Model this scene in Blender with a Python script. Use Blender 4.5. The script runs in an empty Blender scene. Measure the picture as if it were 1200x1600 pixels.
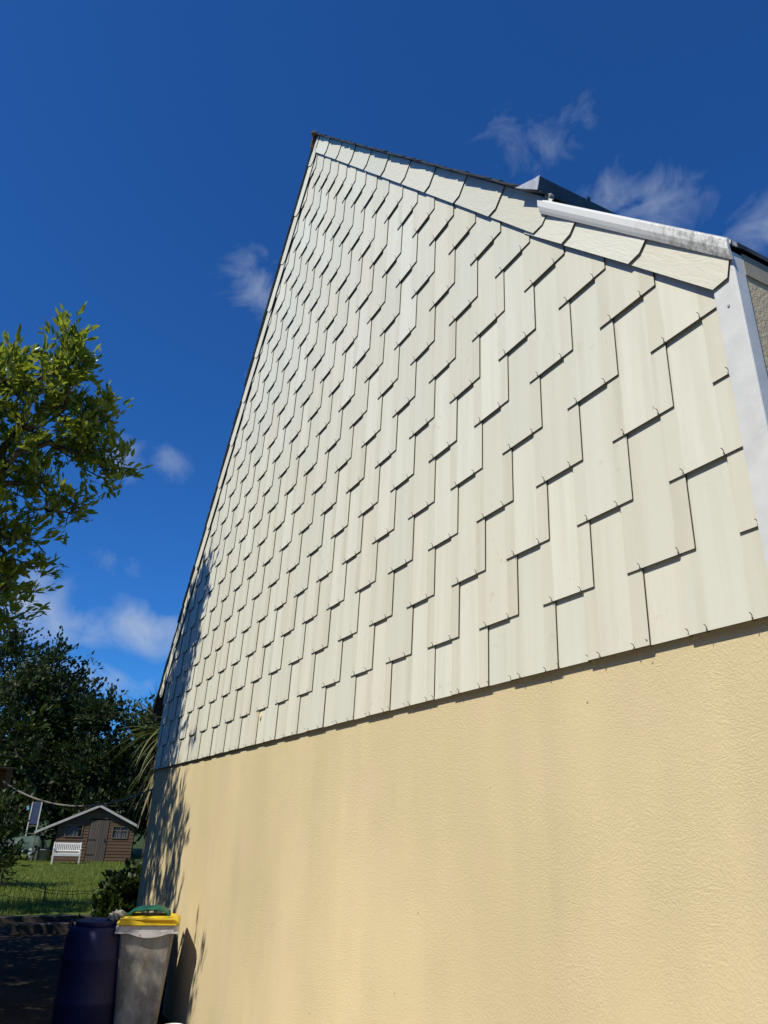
import bpy, bmesh, math, random
import numpy as np
from mathutils import Vector, Matrix

# ------------------------------------------------------------------ camera / light
S = bpy.context.scene
COL = S.collection
R_ = math.radians
CAM = Vector((1.8024, -1.8743, 1.65))
RIGHT = Vector((.45895, .88802, .02813)); DOWN = Vector((-.34068, .20514, -.91753)); FWD = Vector((-.82055, .41152, .39668))
FPX = 1137.3
cd = bpy.data.cameras.new('camera'); co = bpy.data.objects.new('camera', cd); COL.objects.link(co)
cd.sensor_fit = 'HORIZONTAL'; cd.sensor_width = 36; cd.lens = FPX / 1200 * 36; cd.clip_start = .02; cd.clip_end = 3000
m3 = Matrix((RIGHT, -DOWN, -FWD)).transposed()
co.matrix_world = Matrix.Translation(CAM) @ m3.to_4x4()
S.camera = co
S.render.resolution_x, S.render.resolution_y = 768, 1024

SUN_AZ, SUN_EL = 19.0, 48.0          # degrees off the gable's normal (towards +X), elevation
sdir = Vector((math.sin(R_(SUN_AZ)) * math.cos(R_(SUN_EL)), -math.cos(R_(SUN_AZ)) * math.cos(R_(SUN_EL)), math.sin(R_(SUN_EL))))
sl = bpy.data.lights.new('sun', 'SUN'); sl.energy = 4.55; sl.angle = R_(.53); sl.color = (1, .95, .805)
so = bpy.data.objects.new('sun', sl); COL.objects.link(so); so.location = (0, 0, 20)
so.rotation_euler = (-sdir).to_track_quat('-Z', 'Y').to_euler()
S.view_settings.view_transform = 'Standard'; S.view_settings.look = 'None'
S.view_settings.exposure = 0; S.view_settings.gamma = 1

def ray(px, py):
    return (RIGHT * ((px - 600) / FPX) + DOWN * ((py - 800) / FPX) + FWD).normalized()
def at(px, py, d):
    return CAM + ray(px, py) * d
def at_z(px, py, z):
    r = ray(px, py); return CAM + r * ((z - CAM.z) / r.z)

# ------------------------------------------------------------------ world
W = bpy.data.worlds.new('World'); S.world = W; W.use_nodes = True
nt = W.node_tree; nt.nodes.clear()
def nd(t, ty, **kw):
    n = t.nodes.new(ty)
    for k, v in kw.items(): setattr(n, k, v)
    return n
def wmath(t, op, a, b=None, c=None, clamp=False):
    n = nd(t, 'ShaderNodeMath', operation=op); n.use_clamp = clamp
    for i, v in enumerate((a, b, c)):
        if v is None: continue
        if isinstance(v, (int, float)): n.inputs[i].default_value = v
        else: t.links.new(v, n.inputs[i])
    return n.outputs[0]
sky = nd(nt, 'ShaderNodeTexSky', sky_type='NISHITA'); sky.sun_disc = False
sky.sun_elevation = R_(SUN_EL); sky.sun_rotation = math.atan2(sdir.x, sdir.y)
sky.air_density = 1.0; sky.dust_density = .1; sky.ozone_density = 3.0; sky.altitude = 50
gr = nd(nt, 'ShaderNodeMixRGB', blend_type='MULTIPLY'); gr.inputs[0].default_value = 1; gr.inputs[2].default_value = (.27, .86, 1.66, 1)   # clear deep-blue summer sky
nt.links.new(sky.outputs[0], gr.inputs[1])
tc = nd(nt, 'ShaderNodeTexCoord')
nz = nd(nt, 'ShaderNodeTexNoise'); nz.inputs['Scale'].default_value = 13; nz.inputs['Detail'].default_value = 10; nz.inputs['Roughness'].default_value = .58; nz.inputs['Distortion'].default_value = .6
mp = nd(nt, 'ShaderNodeMapping'); mp.inputs['Scale'].default_value = (1, 1, 1.5)
nt.links.new(tc.outputs['Generated'], mp.inputs[0]); nt.links.new(mp.outputs[0], nz.inputs['Vector'])
def cloud(d, rx, ry, amt, tilt=0.0):
    d = d.normalized(); r = d.cross(Vector((0, 0, 1))).normalized(); u = r.cross(d).normalized()
    c, s_ = math.cos(tilt), math.sin(tilt); r, u = r * c + u * s_, u * c - r * s_
    n = nd(nt, 'ShaderNodeMapping', vector_type='TEXTURE'); n.inputs['Location'].default_value = d
    n.inputs['Rotation'].default_value = Matrix((r, u, r.cross(u))).transposed().to_euler(); n.inputs['Scale'].default_value = (rx, ry, max(rx, ry))
    nt.links.new(tc.outputs['Generated'], n.inputs[0])
    ln = nd(nt, 'ShaderNodeVectorMath', operation='LENGTH'); nt.links.new(n.outputs[0], ln.inputs[0])
    m_ = nd(nt, 'ShaderNodeMapRange', interpolation_type='SMOOTHSTEP'); m_.inputs[1].default_value = 1.25; m_.inputs[2].default_value = 0; m_.inputs[3].default_value = 0; m_.inputs[4].default_value = amt
    nt.links.new(ln.outputs['Value'], m_.inputs[0]); return m_.outputs[0]
CL = [(835, 215, .13, .09, .68, .2), (1000, 305, .13, .07, .84, -.35), (1200, 345, .09, .07, .8, 0), (405, 440, .085, .075, .95, 0), (190, 715, .045, .075, .86, 0),
      (265, 722, .05, .035, .68, -.3), (195, 882, .055, .035, .70, -.4), (228, 982, .115, .06, 1.08, 0), (40, 940, .085, .085, 1.02, 0), (120, 985, .13, .055, .94, 0), (150, 1060, .18, .04, .92, -.1), (395, 580, .05, .04, .62, 0)]
dirs = [(ray(a, b), *r) for a, b, *r in CL]
rg = random.Random(4)
for i in range(6):                      # the rest of the sky goes on in the same way
    az = rg.uniform(R_(-130), R_(130)); el = R_(rg.uniform(6, 55))
    dirs.append((Vector((math.cos(az) * math.cos(el), math.sin(az) * math.cos(el), math.sin(el))), rg.uniform(.06, .14), rg.uniform(.04, .07), rg.uniform(.6, .9), rg.uniform(-.3, .3)))
fac = None
for d in dirs:
    f = cloud(*d); fac = f if fac is None else wmath(nt, 'MAXIMUM', fac, f)
f = wmath(nt, 'ADD', nz.outputs['Fac'], wmath(nt, 'MULTIPLY', fac, .42))
f = wmath(nt, 'MULTIPLY', wmath(nt, 'SUBTRACT', f, .70), 2.3, clamp=True)
f = wmath(nt, 'MULTIPLY', f, wmath(nt, 'MULTIPLY', fac, .75), clamp=True)
mx = nd(nt, 'ShaderNodeMixRGB'); mx.inputs['Color2'].default_value = (6.5, 7.6, 9.0, 1)
nt.links.new(f, mx.inputs['Fac']); nt.links.new(gr.outputs[0], mx.inputs['Color1'])
bg = nd(nt, 'ShaderNodeBackground'); bg.inputs['Strength'].default_value = .075
nt.links.new(mx.outputs[0], bg.inputs['Color'])
wo = nd(nt, 'ShaderNodeOutputWorld'); nt.links.new(bg.outputs[0], wo.inputs[0])

# ------------------------------------------------------------------ material helpers
MATS = {}
class NT:
    def __init__(s, name, rough=.7, spec=.3, metal=0):
        m = bpy.data.materials.new(name); m.use_nodes = True; s.m = m; s.t = m.node_tree
        s.b = s.t.nodes['Principled BSDF']; s.b.inputs['Roughness'].default_value = rough
        s.b.inputs['Specular IOR Level'].default_value = spec; s.b.inputs['Metallic'].default_value = metal
        MATS[name] = m; s.tc = None
    def n(s, ty, **kw): return nd(s.t, ty, **kw)
    def l(s, a, b): s.t.links.new(a, b)
    def obj(s):
        if not s.tc: s.tc = s.n('ShaderNodeTexCoord')
        return s.tc.outputs['Object']
    def geo(s): return s.n('ShaderNodeNewGeometry')
    def mapv(s, vec, scale=(1, 1, 1), rot=(0, 0, 0), loc=(0, 0, 0)):
        n = s.n('ShaderNodeMapping'); n.inputs['Scale'].default_value = scale; n.inputs['Rotation'].default_value = rot; n.inputs['Location'].default_value = loc
        s.l(vec, n.inputs['Vector']); return n.outputs[0]
    def noise(s, vec, scale, detail=4, rough=.55, dist=0, w=None):
        n = s.n('ShaderNodeTexNoise'); n.inputs['Scale'].default_value = scale; n.inputs['Detail'].default_value = detail
        n.inputs['Roughness'].default_value = rough; n.inputs['Distortion'].default_value = dist
        if w is not None: n.noise_dimensions = '4D'; s.l(w, n.inputs['W'])
        s.l(vec, n.inputs['Vector']); return n.outputs['Fac']
    def vor(s, vec, scale, feature='F1', rnd=1, w=None):
        n = s.n('ShaderNodeTexVoronoi', feature=feature); n.inputs['Scale'].default_value = scale; n.inputs['Randomness'].default_value = rnd
        if w is not None: n.voronoi_dimensions = '4D'; s.l(w, n.inputs['W'])
        s.l(vec, n.inputs['Vector']); return n
    def ramp(s, f, stops):
        n = s.n('ShaderNodeValToRGB'); e = n.color_ramp.elements
        while len(e) < len(stops): e.new(.5)
        for q, (p, c) in zip(e, stops): q.position = p; q.color = c if len(c) == 4 else (*c, 1)
        s.l(f, n.inputs[0]); return n.outputs[0]
    def rmap(s, f, a, b, c=0, d=1):
        n = s.n('ShaderNodeMapRange'); n.inputs[1].default_value = a; n.inputs[2].default_value = b; n.inputs[3].default_value = c; n.inputs[4].default_value = d
        s.l(f, n.inputs[0]); return n.outputs[0]
    def mix(s, f, a, b, mode='MIX'):
        n = s.n('ShaderNodeMixRGB', blend_type=mode)
        for i, v in zip((0, 1, 2), (f, a, b)):
            if isinstance(v, (int, float)): n.inputs[i].default_value = v
            elif isinstance(v, tuple): n.inputs[i].default_value = (*v, 1)
            else: s.l(v, n.inputs[i])
        return n.outputs[0]
    def math(s, *a, **k): return wmath(s.t, *a, **k)
    def col(s, v):
        if isinstance(v, tuple): s.b.inputs['Base Color'].default_value = (*v, 1)
        else: s.l(v, s.b.inputs['Base Color'])
    def bump(s, h, strength=.4, dist=.01, prev=None):
        n = s.n('ShaderNodeBump'); n.inputs['Strength'].default_value = strength; n.inputs['Distance'].default_value = dist
        s.l(h, n.inputs['Height'])
        if prev: s.l(prev, n.inputs['Normal'])
        s.l(n.outputs[0], s.b.inputs['Normal']); return n.outputs[0]

def plain(name, c, rough=.6, spec=.3, metal=0, var=.25, vscale=8, bump=0, bscale=60):
    q = NT(name, rough, spec, metal); o = q.obj()
    f = q.noise(o, vscale, 5, .6)
    q.col(q.mix(q.rmap(f, .3, .7), tuple(x * (1 - var) for x in c), tuple(min(1, x * (1 + var)) for x in c)))
    if bump: q.bump(q.noise(o, bscale, 4), bump, .004)
    return q.m

# stucco: cream roughcast with trowel arcs
def stucco(name, base, bstr, lump):
    q = NT(name, .92, .12); o = q.obj()
    big = q.noise(q.mapv(o, (1.3, 1, .55)), .9, 3, .5); mid = q.noise(q.mapv(o, (1.6, 1, .6)), 4.0, 4, .55)
    c = q.mix(q.rmap(big, .35, .68), tuple(x * .91 for x in base), tuple(x * 1.05 for x in base))
    c = q.mix(q.math('MULTIPLY', q.rmap(mid, .45, .75), .22), c, tuple(b * f for b, f in zip(base, (.90, .89, .96))))
    # rain streaks down the wall and soft grey blotches
    st = q.noise(q.mapv(o, (3.2, 1, .22)), 1.6, 5, .6)
    msk = q.noise(o, .55, 2, .5)
    sf = q.math('MULTIPLY', q.math('MULTIPLY', q.rmap(st, .45, .72), q.rmap(msk, .36, .60)), .36)
    c = q.mix(sf, c, (.56, .455, .31))
    # a few rusty blotches and pinholes
    v = q.vor(o, 1.05); sp = q.math('LESS_THAN', v.outputs['Distance'], .022)
    c = q.mix(q.math('MULTIPLY', q.rmap(v.outputs['Distance'], .0, .055, 1, 0), .18), c, (.52, .28, .10))
    v2 = q.vor(o, 6.5); c = q.mix(q.math('MULTIPLY', q.math('LESS_THAN', v2.outputs['Distance'], .03), .75), c, (.10, .07, .04))
    g = q.noise(o, 120, 3, .6); c = q.mix(q.math('MULTIPLY', q.rmap(g, .35, .62, 1, 0), .12), c, tuple(x * .68 for x in base))
    q.col(c)
    pk = q.noise(o, 1.7, 3, .55); c = q.mix(q.math('MULTIPLY', q.rmap(pk, .48, .70), .38), c, tuple(b * f for b, f in zip(base, (.97, .93, 1.08)))); q.col(c)
    wv = q.n('ShaderNodeTexNoise'); wv.inputs['Scale'].default_value = 3.1; wv.inputs['Detail'].default_value = 3; q.l(o, wv.inputs['Vector'])
    add = q.n('ShaderNodeVectorMath', operation='MULTIPLY_ADD'); q.l(wv.outputs['Color'], add.inputs[0]); add.inputs[1].default_value = (.16, .0, .16); q.l(o, add.inputs[2])
    l1 = q.noise(q.mapv(add.outputs[0], (.80, 1, 1.0), (0, R_(-12), 0)), lump, 4, .62, .25)
    l2 = q.noise(q.mapv(add.outputs[0], (.42, 1, 1.5), (0, R_(32), 0)), lump * .8, 3, .6, .4)
    pm = q.rmap(q.noise(o, 2.3, 2, .5), .50, .66)          # trowel marks only in patches
    am = q.rmap(q.noise(o, 1.4, 2, .5), .38, .64, .45, 1.15)
    h = q.math('MULTIPLY', q.math('ADD', q.rmap(l1, .36, .64), q.math('MULTIPLY', q.math('MULTIPLY', q.rmap(l2, .38, .64), pm), .7)), am)
    q.bump(h, bstr, .0042)
    return q.m
stucco('stucco', (.725, .596, .354), .40, 150)
stucco('stucco_facade', (.66, .54, .34), .8, 60)

# fibre-cement slate: pale greenish-cream, streaked
def slate_mat(name, wood=False):
    q = NT(name, .60, .3); o = q.obj()
    oi = q.n('ShaderNodeObjectInfo'); rnd = oi.outputs['Random']
    w = q.math('MULTIPLY', rnd, 37.0)
    sx = q.n('ShaderNodeSeparateXYZ'); q.l(o, sx.inputs[0])
    base = q.mix(rnd, (.675, .67, .56), (.79, .78, .665))
    wb = q.math('FRACT', q.math('MULTIPLY', rnd, 17.31))
    base = q.mix(q.math('MULTIPLY', wb, .55), base, (.74, .68, .54))
    if not wood:
        # run-off streaks: browner near the edges of each slate, finer vertical streaks across
        st = q.noise(q.mapv(o, (13, 1, .7)), 1.0, 3, .55, 0, w)
        st2 = q.noise(q.mapv(o, (95, 1, 3)), 1.0, 3, .6, 0, w)
        wob = q.math('MULTIPLY', q.math('SUBTRACT', q.noise(q.mapv(o, (4, 1, 5)), 1, 2, .5, 0, w), .5), .022)
        xx = q.math('ADD', sx.outputs[0], wob)
        er = q.rmap(xx, .224, .232); el = q.rmap(xx, .076, .068)
        eb = q.math('MAXIMUM', q.math('MULTIPLY', er, q.rmap(wb, 0, 1, .35, 1.0)), q.math('MULTIPLY', el, q.rmap(rnd, 0, 1, .1, .9)))
        f = q.math('ADD', q.math('MULTIPLY', eb, .50), q.math('MULTIPLY', q.rmap(st, .46, .70), .40), clamp=True)
        gp = q.n('ShaderNodeSeparateXYZ'); q.l(q.geo().outputs['Position'], gp.inputs[0])
        f = q.math('MULTIPLY', f, q.rmap(gp.outputs[2], 3.2, 7.0, 1.0, .35))     # streak mix weakens with height up the gable
        base = q.mix(f, base, (.575, .535, .405))
        base = q.mix(q.math('MULTIPLY', q.rmap(st2, .52, .75), .09), base, (.50, .47, .36))
    bl = q.noise(o, 9, 4, .6, 0, w)
    base = q.mix(q.math('MULTIPLY', q.rmap(bl, .48, .75), .25), base, (.74, .68, .585))
    v = q.vor(q.mapv(o, (1, 1, .5), (0, R_(-25), 0)), 9, w=w)
    base = q.mix(q.math('MULTIPLY', q.math('MULTIPLY', q.rmap(v.outputs['Distance'], .02, .05, 1, 0), q.math('GREATER_THAN', q.math('FRACT', q.math('MULTIPLY', rnd, 91.7)), .45)), .6), base, (.22, .20, .15))
    lk = q.noise(o, 26, 5, .7, 0, w); lm = q.noise(o, 3.2, 2, .5, 0, w)
    base = q.mix(q.math('MULTIPLY', q.math('MULTIPLY', q.rmap(lk, .56, .70), q.rmap(lm, .56, .70)), .55), base, (.42, .37, .23))
    v2 = q.vor(o, 34, w=w)
    base = q.mix(q.math('MULTIPLY', q.math('LESS_THAN', v2.outputs['Distance'], .06), .35), base, (.36, .33, .26))
    q.col(base)
    if wood: h = q.noise(q.mapv(q.mapv(o, rot=(0, R_(-46), 0)), (8, 1, 34)), 1.0, 4, .55, 1.4, w)
    else: h = q.math('ADD', q.math('MULTIPLY', q.noise(q.mapv(o, (40, 1, 14)), 1, 3, .6, .6, w), .5), q.math('MULTIPLY', q.noise(o, 90, 3, .6, 0, w), .35))
    q.bump(h, .42 if wood else .16, .006)
    return q.m
slate_mat('slate_face'); slate_mat('rake_face', True)
plain('slate_edge', (.095, .08, .06), .9, .1, var=.4, vscale=40)
plain('roof_slate', (.045, .047, .052), .55, .4, var=.4, vscale=12, bump=.3)
plain('ridge_clay', (.17, .11, .07), .9, .1, var=.5, vscale=30, bump=.6)
plain('zinc', (.50, .52, .55), .5, .5, .2, var=.2, vscale=30)
plain('zinc_dark', (.10, .105, .11), .5, .4, .6, var=.25, vscale=14)
plain('corner_metal', (.69, .69, .66), .5, .4, .05, var=.10, vscale=9, bump=.15, bscale=40)
plain('hook_wire', (.06, .05, .042), .5, .5, .6, var=.3)
plain('soffit', (.36, .32, .25), .8, .2, var=.2)
plain('batten', (.16, .12, .08), .9, .1)
# white trim with mould toward its lower end
q = NT('white_trim', .45, .4); o = q.obj(); sx = q.n('ShaderNodeSeparateXYZ'); q.l(o, sx.inputs[0])
mz = q.noise(q.mapv(o, (1, 1, .5)), 55, 5, .7); mk = q.math('MULTIPLY', q.rmap(sx.outputs[0], .22, .5), q.rmap(mz, .40, .62))
c = q.mix(q.math('MULTIPLY', q.noise(o, 12, 3), .15), (.76, .76, .735), (.64, .62, .56))
q.col(q.mix(q.math('MULTIPLY', mk, .8), c, (.24, .235, .19)))

def leaf_mat(name, c1, c2, trans, tw=.45, rough=.4):
    q = NT(name, rough, .4); g = q.geo(); r = g.outputs['Random Per Island']
    c = q.mix(r, c1, c2)
    q.col(c)
    tr = q.n('ShaderNodeBsdfTranslucent'); q.l(q.mix(r, trans, tuple(x * .75 for x in trans)), tr.inputs['Color'])
    mxs = q.n('ShaderNodeMixShader'); mxs.inputs[0].default_value = tw
    out = q.t.nodes['Material Output']
    q.l(q.b.outputs[0], mxs.inputs[1]); q.l(tr.outputs[0], mxs.inputs[2]); q.l(mxs.outputs[0], out.inputs['Surface'])
    return q.m
leaf_mat('leaf_bright', (.06, .105, .012), (.21, .245, .032), (.42, .50, .05), .42, .30)
leaf_mat('leaf_laurel', (.02, .038, .007), (.06, .09, .016), (.08, .12, .013), .3)
leaf_mat('leaf_far', (.012, .026, .006), (.05, .075, .016), (.05, .08, .012), .22, .6)
leaf_mat('leaf_far_dark', (.008, .018, .005), (.03, .05, .012), (.03, .05, .008), .22, .6)
leaf_mat('leaf_sword', (.09, .12, .03), (.22, .23, .09), (.18, .21, .05), .25, .45)
leaf_mat('leaf_dead', (.22, .18, .09), (.36, .31, .18), (.25, .2, .1), .2, .7)
leaf_mat('grass_blade', (.12, .165, .02), (.24, .27, .05), (.32, .38, .055), .35, .6)
plain('bark', (.075, .06, .045), .95, .1, var=.4, vscale=20, bump=.6, bscale=50)
plain('bark_pale', (.13, .11, .085), .95, .1, var=.4, vscale=20, bump=.6, bscale=50)

# ground
q = NT('soil', .95, .1); o = q.obj()
q.col(q.mix(q.rmap(q.noise(o, 1.5, 6, .65), .35, .7), (.022, .018, .013), (.05, .04, .029)))
q.bump(q.noise(o, 22, 5, .7), .6, .03)
q = NT('field', .95, .1); o = q.obj()
q.col(q.mix(q.rmap(q.noise(o, .4, 6, .65), .35, .7), (.035, .055, .012), (.06, .085, .02)))
q = NT('lawn_ground', .95, .1); o = q.obj()
q.col(q.mix(q.rmap(q.noise(o, 2.2, 6, .65), .35, .7), (.075, .11, .016), (.13, .16, .03)))
q.bump(q.noise(o, 40, 4, .7), .8, .03)
plain('bounce_paving', (.42, .38, .31), .9, .15, var=.2, vscale=5, bump=.4)
plain('sleeper_dark', (.075, .065, .055), .9, .1, var=.4, vscale=10, bump=.4)
plain('timber_grey', (.16, .14, .12), .9, .1, var=.35, vscale=10, bump=.4)
q = NT('shed_board', .85, .15); o = q.obj(); oi = q.n('ShaderNodeObjectInfo')
q.col(q.mix(q.math('MULTIPLY', q.noise(q.mapv(o, (2, 30, 30)), 1, 4), 1.0), q.mix(oi.outputs['Random'], (.13, .075, .042), (.20, .12, .07)), (.09, .06, .042)))
q = NT('door_board', .9, .1); o = q.obj(); oi = q.n('ShaderNodeObjectInfo')
q.col(q.mix(q.noise(q.mapv(o, (30, 30, 2)), 1, 4), q.mix(oi.outputs['Random'], (.13, .105, .088), (.19, .155, .13)), (.08, .065, .055)))
plain('barge_board', (.50, .47, .43), .8, .2, var=.15)
plain('felt', (.05, .05, .052), .95, .1)
plain('window_frame_wood', (.20, .14, .09), .8, .2)
plain('curtain', (.55, .58, .62), .9, .1, var=.2, vscale=6)
q = NT('glass', .05, .5); q.col((.02, .025, .03)); q.b.inputs['Alpha'].default_value = .35
plain('bench_white', (.74, .72, .66), .6, .3, var=.08)
plain('iron', (.05, .045, .04), .6, .4, .5)
plain('wire_green', (.02, .035, .022), .5, .4)
plain('rope_grey', (.20, .185, .17), .9, .1, var=.2, vscale=40)
q = NT('bin_grey', .7, .25); o = q.obj()
dirt = q.noise(q.mapv(o, (5, 5, 1.6)), 1.6, 7, .68); sc = q.noise(o, 30, 5, .7)
c = q.mix(q.rmap(dirt, .38, .66), (.42, .395, .35), (.17, .15, .125))
c = q.mix(q.math('MULTIPLY', q.rmap(sc, .56, .72), .6), c, (.55, .53, .49)); q.col(c); q.bump(sc, .15, .003)
q = NT('bin_rim', .6, .3); o = q.obj()
c = q.mix(q.math('MULTIPLY', q.rmap(q.noise(q.mapv(o, (25, 25, 60)), 1, 5, .7), .56, .68), .8), (.60, .57, .56), (.14, .12, .11)); q.col(c)
q = NT('lid_yellow', .5, .35); o = q.obj()
c = q.mix(q.math('MULTIPLY', q.rmap(q.noise(o, 9, 6, .7), .5, .75), .45), (.80, .55, .02), (.42, .33, .10)); q.col(c)
plain('drum_blue', (.003, .004, .05), .6, .4, var=.3)
plain('hose_green', (.010, .10, .06), .45, .4, var=.2)
plain('sack_grey', (.26, .25, .22), .8, .2, var=.4, vscale=14, bump=.5, bscale=30)
plain('white_plastic', (.82, .82, .80), .4, .4, var=.05)
plain('rubber', (.02, .02, .02), .8, .2)
plain('brown_wood', (.15, .08, .032), .85, .15, var=.3, vscale=16)
plain('panel_blue', (.05, .065, .10), .3, .5, var=.2)
plain('tarp_green', (.06, .10, .075), .6, .3, var=.3, bump=.4, bscale=12)
plain('canister', (.36, .42, .46), .5, .4, var=.15)
plain('tub_grey', (.28, .28, .27), .7, .2, var=.25)
plain('leaf_yellow', (.62, .40, .02), .6, .3, var=.4, vscale=50)

# ------------------------------------------------------------------ mesh helpers
class MB:
    def __init__(s): s.v = []; s.f = []; s.mi = []
    def add(s, vs, fs, mi=0):
        b = len(s.v); s.v += [tuple(x) for x in vs]; s.f += [tuple(b + i for i in f) for f in fs]; s.mi += [mi] * len(fs); return s
    def box(s, lo, hi, M=None, mi=0):
        vs = [Vector((x, y, z)) for x in (lo[0], hi[0]) for y in (lo[1], hi[1]) for z in (lo[2], hi[2])]
        if M is not None: vs = [M @ v for v in vs]
        return s.add(vs, [(0, 1, 3, 2), (4, 6, 7, 5), (0, 4, 5, 1), (2, 3, 7, 6), (0, 2, 6, 4), (1, 5, 7, 3)], mi)
    def loft(s, rings, caps=True, mi=0, closed=True):
        n = len(rings[0]); vs = [v for r in rings for v in r]; fs = []
        for i in range(len(rings) - 1):
            for j in range(n if closed else n - 1):
                k = (j + 1) % n; fs.append((i * n + j, i * n + k, (i + 1) * n + k, (i + 1) * n + j))
        if caps: fs.append(tuple(range(n))[::-1]); fs.append(tuple((len(rings) - 1) * n + j for j in range(n)))
        return s.add(vs, fs, mi)
    def tube(s, pts, rad, n=6, mi=0, caps=True):
        pts = [Vector(p) for p in pts]; rings = []
        if not hasattr(rad, '__len__'): rad = [rad] * len(pts)
        up = Vector((.13, .31, .94))
        for i, p in enumerate(pts):
            t = (pts[min(i + 1, len(pts) - 1)] - pts[max(i - 1, 0)]).normalized()
            a = t.cross(up)
            if a.length < 1e-3: a = t.cross(Vector((1, 0, 0)))
            a.normalize(); b = t.cross(a)
            rings.append([p + (a * math.cos(2 * math.pi * k / n) + b * math.sin(2 * math.pi * k / n)) * rad[i] for k in range(n)])
        return s.loft(rings, caps, mi)
    def prism(s, poly, y0, y1, mi=0, mie=None):
        """polygon in x,z extruded along y; y0/y1 may be functions of (x,z)"""
        g0 = y0 if callable(y0) else (lambda x, z: y0); g1 = y1 if callable(y1) else (lambda x, z: y1)
        n = len(poly); vs = [(x, g0(x, z), z) for x, z in poly] + [(x, g1(x, z), z) for x, z in poly]
        s.add(vs, [tuple(range(n))], mi); b = len(s.v) - 2 * n
        e = mi if mie is None else mie
        s.f.append(tuple(b + n + i for i in range(n))[::-1]); s.mi.append(e)
        for i in range(n):
            k = (i + 1) % n; s.f.append((b + k, b + i, b + n + i, b + n + k)); s.mi.append(e)
        return s
    def mesh(s, name, mats, smooth=False):
        me = bpy.data.meshes.new(name); me.from_pydata(s.v, [], s.f)
        for m in (mats if isinstance(mats, (list, tuple)) else [mats]): me.materials.append(MATS[m])
        if any(s.mi): me.polygons.foreach_set('material_index', s.mi)
        bm = bmesh.new(); bm.from_mesh(me); bmesh.ops.recalc_face_normals(bm, faces=bm.faces); bm.to_mesh(me); bm.free()
        if smooth: me.polygons.foreach_set('use_smooth', [True] * len(me.polygons))
        return me
    def build(s, name, mats, parent=None, smooth=False, bevel=0, loc=None):
        return link(name, s.mesh(name, mats, smooth), parent, bevel, loc)
def link(name, me, parent=None, bevel=0, loc=None):
    o = bpy.data.objects.new(name, me); COL.objects.link(o)
    if parent: o.parent = parent
    if loc is not None: o.location = loc
    if bevel:
        md = o.modifiers.new('bevel', 'BEVEL'); md.width = bevel; md.segments = 2; md.limit_method = 'ANGLE'; md.angle_limit = R_(40)
    return o
def tag(o, label, cat, group=None):
    o['label'] = label; o['category'] = cat
    if group: o['group'] = group
    return o
def empty(name, loc=(0, 0, 0), rz=0):
    o = bpy.data.objects.new(name, None); COL.objects.link(o); o.location = loc; o.rotation_euler = (0, 0, rz); o.empty_display_size = .2; return o
def clip(poly, a, b, c):
    """keep a*x+b*z<=c"""
    out = []
    for i in range(len(poly)):
        p, q_ = poly[i], poly[(i + 1) % len(poly)]
        dp, dq = a * p[0] + b * p[1] - c, a * q_[0] + b * q_[1] - c
        if dp <= 0: out.append(p)
        if (dp < 0 < dq) or (dq < 0 < dp):
            t = dp / (dp - dq); out.append((p[0] + (q_[0] - p[0]) * t, p[1] + (q_[1] - p[1]) * t))
    return out

# ------------------------------------------------------------------ ground
YP = .028
Z0 = 2.23                                   # lower edge of the cladding above the ground
def structure(o): o['kind'] = 'structure'; return o
structure(MB().add([(-900, -900, 0), (900, -900, 0), (900, 900, 0), (-900, 900, 0)], [(0, 1, 2, 3)]).build('ground', 'field'))
structure(MB().add([(-13.4, -12, .004), (9, -12, .004), (9, 12, .004), (-13.4, 12, .004)], [(0, 1, 2, 3)]).build('yard_soil', 'soil'))
structure(MB().add([(-3.6, -3.0, .008), (8, -3.0, .008), (8, YP, .008), (-3.6, YP, .008)], [(0, 1, 2, 3)]).build('bounce_path', 'bounce_paving'))  # added unseen pale surface that bounces warm light onto the wall
def lawn_z(x, y): return .06 + .05 * math.sin(x * .7) * math.sin(y * .9 + 1)
mb = MB(); nx, ny = 60, 40; xs = np.linspace(-40, -13.55, nx); ys = np.linspace(-9, 11, ny); rg = random.Random(1)
mb.add([(x, y, lawn_z(x, y) + rg.uniform(-.015, .015)) for x in xs for y in ys], [(i * ny + j, (i + 1) * ny + j, (i + 1) * ny + j + 1, i * ny + j + 1) for i in range(nx - 1) for j in range(ny - 1)])
structure(mb.build('lawn', 'lawn_ground', smooth=True))

# grass blades on the lawn in view
rs = np.random.RandomState(5); N = 60000
gx = -14 - 19.5 * rs.rand(N) ** 1.1; gy = -2.9 + 7.2 * rs.rand(N); 
h = .05 + .07 * rs.rand(N) ** 2 + .05 * (np.sin(gx * 1.3) * np.sin(gy * 2.1) > .45) * rs.rand(N); a = rs.rand(N) * 6.28; wd = .007 + .006 * rs.rand(N)
zz = np.array([lawn_z(x, y) for x, y in zip(gx, gy)]) - .01
lx, ly = (rs.rand(N) - .5) * .08, (rs.rand(N) - .5) * .08
V = np.stack([np.stack([gx - np.cos(a) * wd, gy - np.sin(a) * wd, zz], 1), np.stack([gx + np.cos(a) * wd, gy + np.sin(a) * wd, zz], 1), np.stack([gx + lx, gy + ly, zz + h], 1)], 1).reshape(-1, 3)
def tri_mesh(name, V, F, mat):
    me = bpy.data.meshes.new(name); k = F.shape[1]
    me.vertices.add(len(V)); me.vertices.foreach_set('co', V.astype(np.float32).ravel())
    me.loops.add(F.size); me.loops.foreach_set('vertex_index', F.astype(np.int32).ravel())
    me.polygons.add(len(F)); me.polygons.foreach_set('loop_start', np.arange(0, F.size, k, dtype=np.int32))
    me.update(calc_edges=True); me.materials.append(MATS[mat]); return me
g = link('grass', tri_mesh('grass', V, np.arange(3 * N).reshape(-1, 3), 'grass_blade')); g['kind'] = 'stuff'
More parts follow.
